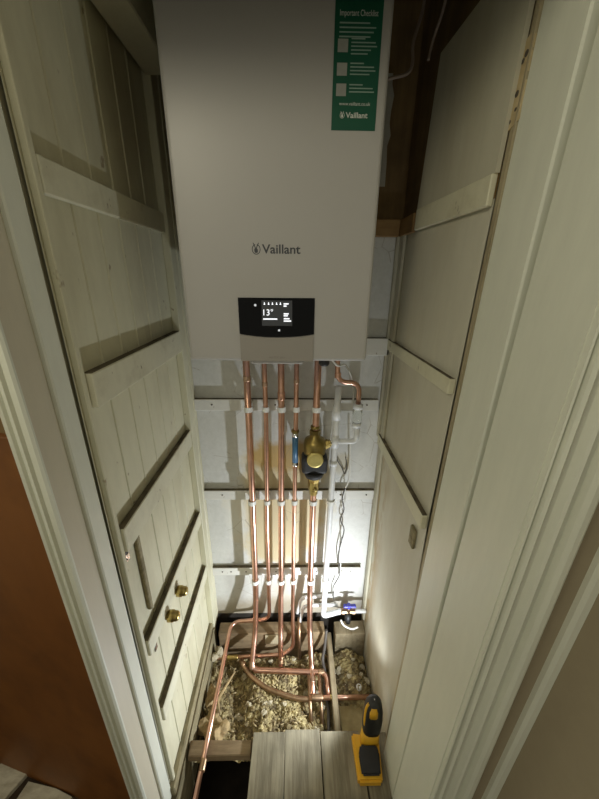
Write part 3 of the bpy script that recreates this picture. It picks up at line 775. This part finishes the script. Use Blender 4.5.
# rubble bed
def hgt(x, y):
    h = -.135 + .018 * math.sin(17 * x + 3) * math.sin(14 * y + 1) + .010 * math.sin(41 * x + 9 * y) + .008 * math.sin(37 * y - 11 * x + 2)
    if x < -.20: h -= .015
    if -.13 < x < .12 and y < .86: h += .035 * min(1, (.86 - y) / .08)
    if x > .19: h += .008 + .02 * math.sin(30 * x)
    return h
bm = B(); nx, ny = 110, 60; xa, xb, ya, yb = -.381, .349, .712, 1.084
g = [[bm.verts.new((xa + (xb - xa) * i / nx, ya + (yb - ya) * j / ny, hgt(xa + (xb - xa) * i / nx, ya + (yb - ya) * j / ny) + random.uniform(-.005, .005))) for i in range(nx + 1)] for j in range(ny + 1)]
for j in range(ny):
    for i in range(nx):
        bm.faces.new((g[j][i], g[j][i + 1], g[j + 1][i + 1], g[j + 1][i]))
for _ in range(1500):
    x, y = random.uniform(-.37, .345), random.uniform(.735, 1.075)
    if .15 < x < .195: continue
    if x > .19 and y < .90: continue
    r = random.choice((.003, .004, .005, .006, .008, .010)); z = hgt(x, y) + r * .4
    sq = (random.uniform(.5, 1.6), random.uniform(.5, 1.6), random.uniform(.4, 1)); blob(bm, (x, y, z), r, sq, .3, 1)
tag(link('rubble', bm, 'rubble', origin=False), 'bed of pale crumbled mortar, chippings and dust between the joists', 'rubble', kind='stuff')
bm = B()
for _ in range(100):
    x, y = random.uniform(-.36, .14), random.uniform(.745, 1.06); a = random.uniform(0, PI); l = random.uniform(.01, .03)
    z = hgt(x, y) + .010
    tube(bm, [(x, y, z), (x + l * math.cos(a), y + l * math.sin(a), z + random.uniform(-.004, .010))], random.uniform(.0012, .003), 5)
tag(link('wood_chips', bm, 'chip', origin=False), 'loose pale wood splinters scattered over the rubble', 'splinters', kind='stuff')
# single lumps
spots = [(-.330, .815, .036, 'rag', 'large tan lump of wool insulation under the forward-running pipe'), (-.290, .765, .030, 'rag', 'smaller tan lump of wool insulation just behind the cross timber'),
         (-.345, .905, .026, 'rag', 'tan lump tucked against the left sole plate'), (-.355, 1.06, .022, 'stone', 'grey stone at the left end of the back joist')]
for x, y, r, m, lab in spots:
    bm = B(); blob(bm, (x, y, hgt(x, y) + r * .55 + (.02 if m == 'rag' else .04)), r, (1.0, 1.2, .9), .5, 3)
    o = link('insulation_lump' if m == 'rag' else 'stone', bm, m); tag(o, lab, 'lump' if m == 'rag' else 'stone')
for k in range(34):
    while True:
        x, y = random.uniform(-.25, .34), random.uniform(.76, 1.07)
        if .145 < x < .20 or (x > .14 and y < .91): continue
        break
    r = random.uniform(.008, .014); bm = B(); blob(bm, (x, y, hgt(x, y) + r * .5), r, (random.uniform(.8, 1.5), random.uniform(.7, 1.2), .75), .35, 2)
    tag(link('mortar_lump', bm, 'stone'), 'pale mortar lump in the rubble between the joists', 'rubble lump', 'pale mortar lumps in the rubble')
bm = B(); tube(bm, [(-.335, .845, -.085), (-.300, .905, -.075), (-.262, .985, -.085)], [.008, .007, .004], 8)
tag(link('stick', bm, 'rag'), 'thick splinter of wood lying across the rubble beside the left sole plate', 'stick')
bm = B(); tube(bm, [(-.30, .83, -.075), (-.325, .90, -.07)], [.006, .004], 8)
tag(link('stick', bm, 'rag'), 'short stick poking up behind the tan lumps', 'stick')
bm = B(); box(bm, -.13, -.075, .742, .752, -.062, -.050, .002, 1, .003)
tag(link('stick', bm, 'pale'), 'flat sliver of pale wood lying at the end of the left floorboard', 'stick')
bm = B(); blob(bm, (-.205, .575, -.44), .035, (.7, 1.4, .5), .3, 2)
tag(link('stone', bm, 'stone'), 'pale stone lying at the bottom of the dark hole', 'stone')

# ================================================================= YELLOW TOOL
tl = thing('cordless_tool', (.262, .64, 0), 'yellow and black cordless work lamp standing on the boards by the right wall', 'power tool')
bm = B(); prism(bm, [(.219, .585), (.300, .585), (.312, .70), (.215, .712)], 'z', .0, .032); bmesh.ops.bevel(bm, geom=bm.edges[:], offset=.006, segments=2, affect='EDGES')
link('battery_foot', bm, 'yellow', tl)
bm = B(); prism(bm, [(.232, .597), (.296, .597), (.303, .655), (.296, .676), (.240, .676), (.230, .650)], 'z', .030, .042); bmesh.ops.bevel(bm, geom=bm.edges[:], offset=.005, segments=2, affect='EDGES')
link('battery_pad', bm, 'rubber', tl)
# neck and head: rounded outline swept upward
bm = B()
secs = [(.030, .276, .690, .034, .020), (.05, .278, .695, .033, .021), (.075, .281, .703, .030, .023)]
def ringz(z, cx, cy, rx, ry, n=20):
    return [bm.verts.new((cx + rx * math.copysign(abs(math.cos(2 * PI * i / n)) ** .7, math.cos(2 * PI * i / n)), cy + ry * math.copysign(abs(math.sin(2 * PI * i / n)) ** .7, math.sin(2 * PI * i / n)), z)) for i in range(n)]
def sweep(secs):
    R = [ringz(*s) for s in secs]
    for a, b in zip(R, R[1:]):
        for k in range(len(a)): bm.faces.new((a[k], a[(k + 1) % len(a)], b[(k + 1) % len(a)], b[k])).smooth = True
    bm.faces.new(R[0][::-1]); bm.faces.new(R[-1])
sweep(secs); link('neck', bm, 'yellow', tl)
bm = B()
sweep([(.070, .281, .702, .030, .023), (.085, .283, .707, .033, .026), (.12, .286, .715, .034, .028), (.155, .288, .722, .032, .028), (.178, .289, .726, .027, .025), (.192, .289, .728, .018, .018), (.197, .289, .729, .008, .008)])
hd = link('head', bm, 'black', tl)
bm = B(); sweep([(.152, .283, .702, .016, .012), (.172, .284, .706, .015, .012), (.184, .285, .712, .010, .010)]); link('badge', bm, 'yellow', hd)
bm = B(); tube(bm, spline([(.262, .697, .075), (.256, .703, .12), (.260, .715, .165), (.270, .72, .186)], 5), .0055, 8); link('trim', bm, 'yellow', hd)
bm = B(); tube(bm, spline([(.292, .694, .130), (.293, .699, .155), (.292, .708, .178), (.289, .728, .1985)], 5), .0018, 6); link('strap', bm, 'wcable', hd)
LP = Vector((.284, .768, .125)); LD = Vector((-.90, .50, .42)).normalized()
bm = B(); lathe(bm, (.285, .742, .123), (0, 1, .1), [(0, .016), (.012, .016), (.014, .013)], 16); ln_ = link('lens', bm, 'lens', hd); ln_['label'] = 'bright white lit lens'

# ================================================================= HALL BITS AT THE LEFT
pp = thing('brown_panel', (-.73, .60, 0), 'tall orange-brown wooden panel standing left of the door frame', 'panel')
d = Vector((.60, -.156, 0)); nrm = Vector((.156, .60, 0)).normalized(); a = Vector((-1.05, .6625, 0)); b = a + d
def pan(bm, off0, off1, z0, z1, ina=0, inb=0):
    dn_ = d.normalized()
    q = [a + dn_ * ina + nrm * off0, b - dn_ * inb + nrm * off0, b - dn_ * inb + nrm * off1, a + dn_ * ina + nrm * off1]
    loft(bm, [(p.x, p.y, z0) for p in q], [(p.x, p.y, z1) for p in q])
bm = B(); pan(bm, 0, .030, 0, 1.335); bmesh.ops.bevel(bm, geom=bm.edges[:], offset=.002, segments=1, affect='EDGES'); link('face', bm, 'panel', pp)
bm = B(); pan(bm, .012, .040, 1.334, 1.365, 0, 0); link('top_rail', bm, 'brownwood', pp)
for (cx, cy, w, l, rot, lab) in ((-.965, .598, .11, .12, -.35, 'left of two pale broken planks on the floor at bottom left'), (-.80, .560, .17, .065, -.2, 'right of two pale broken planks on the floor at bottom left')):
    bm = B(); poly = []
    for k, (ux, uy) in enumerate(((-1, -1), (1, -1), (.9, -.1), (1, .8), (.2, 1), (-1, .9))):
        x, y = ux * w / 2, uy * l / 2; poly.append((cx + x * math.cos(rot) - y * math.sin(rot), cy + x * math.sin(rot) + y * math.cos(rot)))
    prism(bm, poly, 'z', 0, .016); tag(link('broken_plank', bm, 'pale'), lab, 'plank', 'pale broken planks on the hall floor')

# fill lamp added out of view behind the viewer to light the doorway
lp = thing('fill_lamp', (-.60, -.22, 2.22), 'round fill lamp added out of view behind the viewer', 'lamp')
bm = B(); bmesh.ops.create_uvsphere(bm, u_segments=20, v_segments=12, radius=.08)
for v in bm.verts: v.co += Vector((-.60, -.22, 2.30))
link('globe', bm, 'fillglobe', lp, smooth=True)
bm = B(); lathe(bm, (-.60, -.22, 2.38), V, [(0, .05), (.04, .05)], 16); link('fill_lamp_mount', bm, 'wplastic', lp)

# ================================================================= LIGHT
def lamp(name, typ, loc, power, col, **kw):
    l = bpy.data.lights.new(name, typ); l.energy = power; l.color = col
    for k, v in kw.items(): setattr(l, k, v)
    o = bpy.data.objects.new(name, l); COL.objects.link(o); o.location = loc; return o
hl = lamp('hall_fill_light', 'POINT', (-.60, -.22, 2.17), 10.5, (1, .93, .70), shadow_soft_size=.15)  # added room fill from behind the viewer
tlp = lamp('tool_light', 'SPOT', LP, 25, (.88, .94, 1.0), shadow_soft_size=.012, spot_size=math.radians(178), spot_blend=1.0)
tlp.rotation_euler = LD.to_track_quat('-Z', 'Y').to_euler()
w = bpy.data.worlds.new('World'); S.world = w; w.use_nodes = True
w.node_tree.nodes['Background'].inputs[0].default_value = (1, .97, .80, 1); w.node_tree.nodes['Background'].inputs[1].default_value = .40

# ================================================================= CAMERA
cam = bpy.data.cameras.new('camera'); co = bpy.data.objects.new('camera', cam); COL.objects.link(co); S.camera = co
cam.sensor_fit = 'VERTICAL'; cam.sensor_height = 24; cam.lens = 332.9 * 24 / 799; cam.clip_start = .02
R = Matrix(((.99984031, -.00295519, -.01762419), (-.01547296, .3502515, -.93652788), (.00894052, .93665103, .35014985)))
co.matrix_world = Matrix.Translation((0, 0, 1.60)) @ R.to_4x4()

S.view_settings.view_transform = 'Standard'; S.view_settings.look = 'None'
S.view_settings.exposure = .17; S.view_settings.gamma = 1; S.view_settings.use_curve_mapping = False
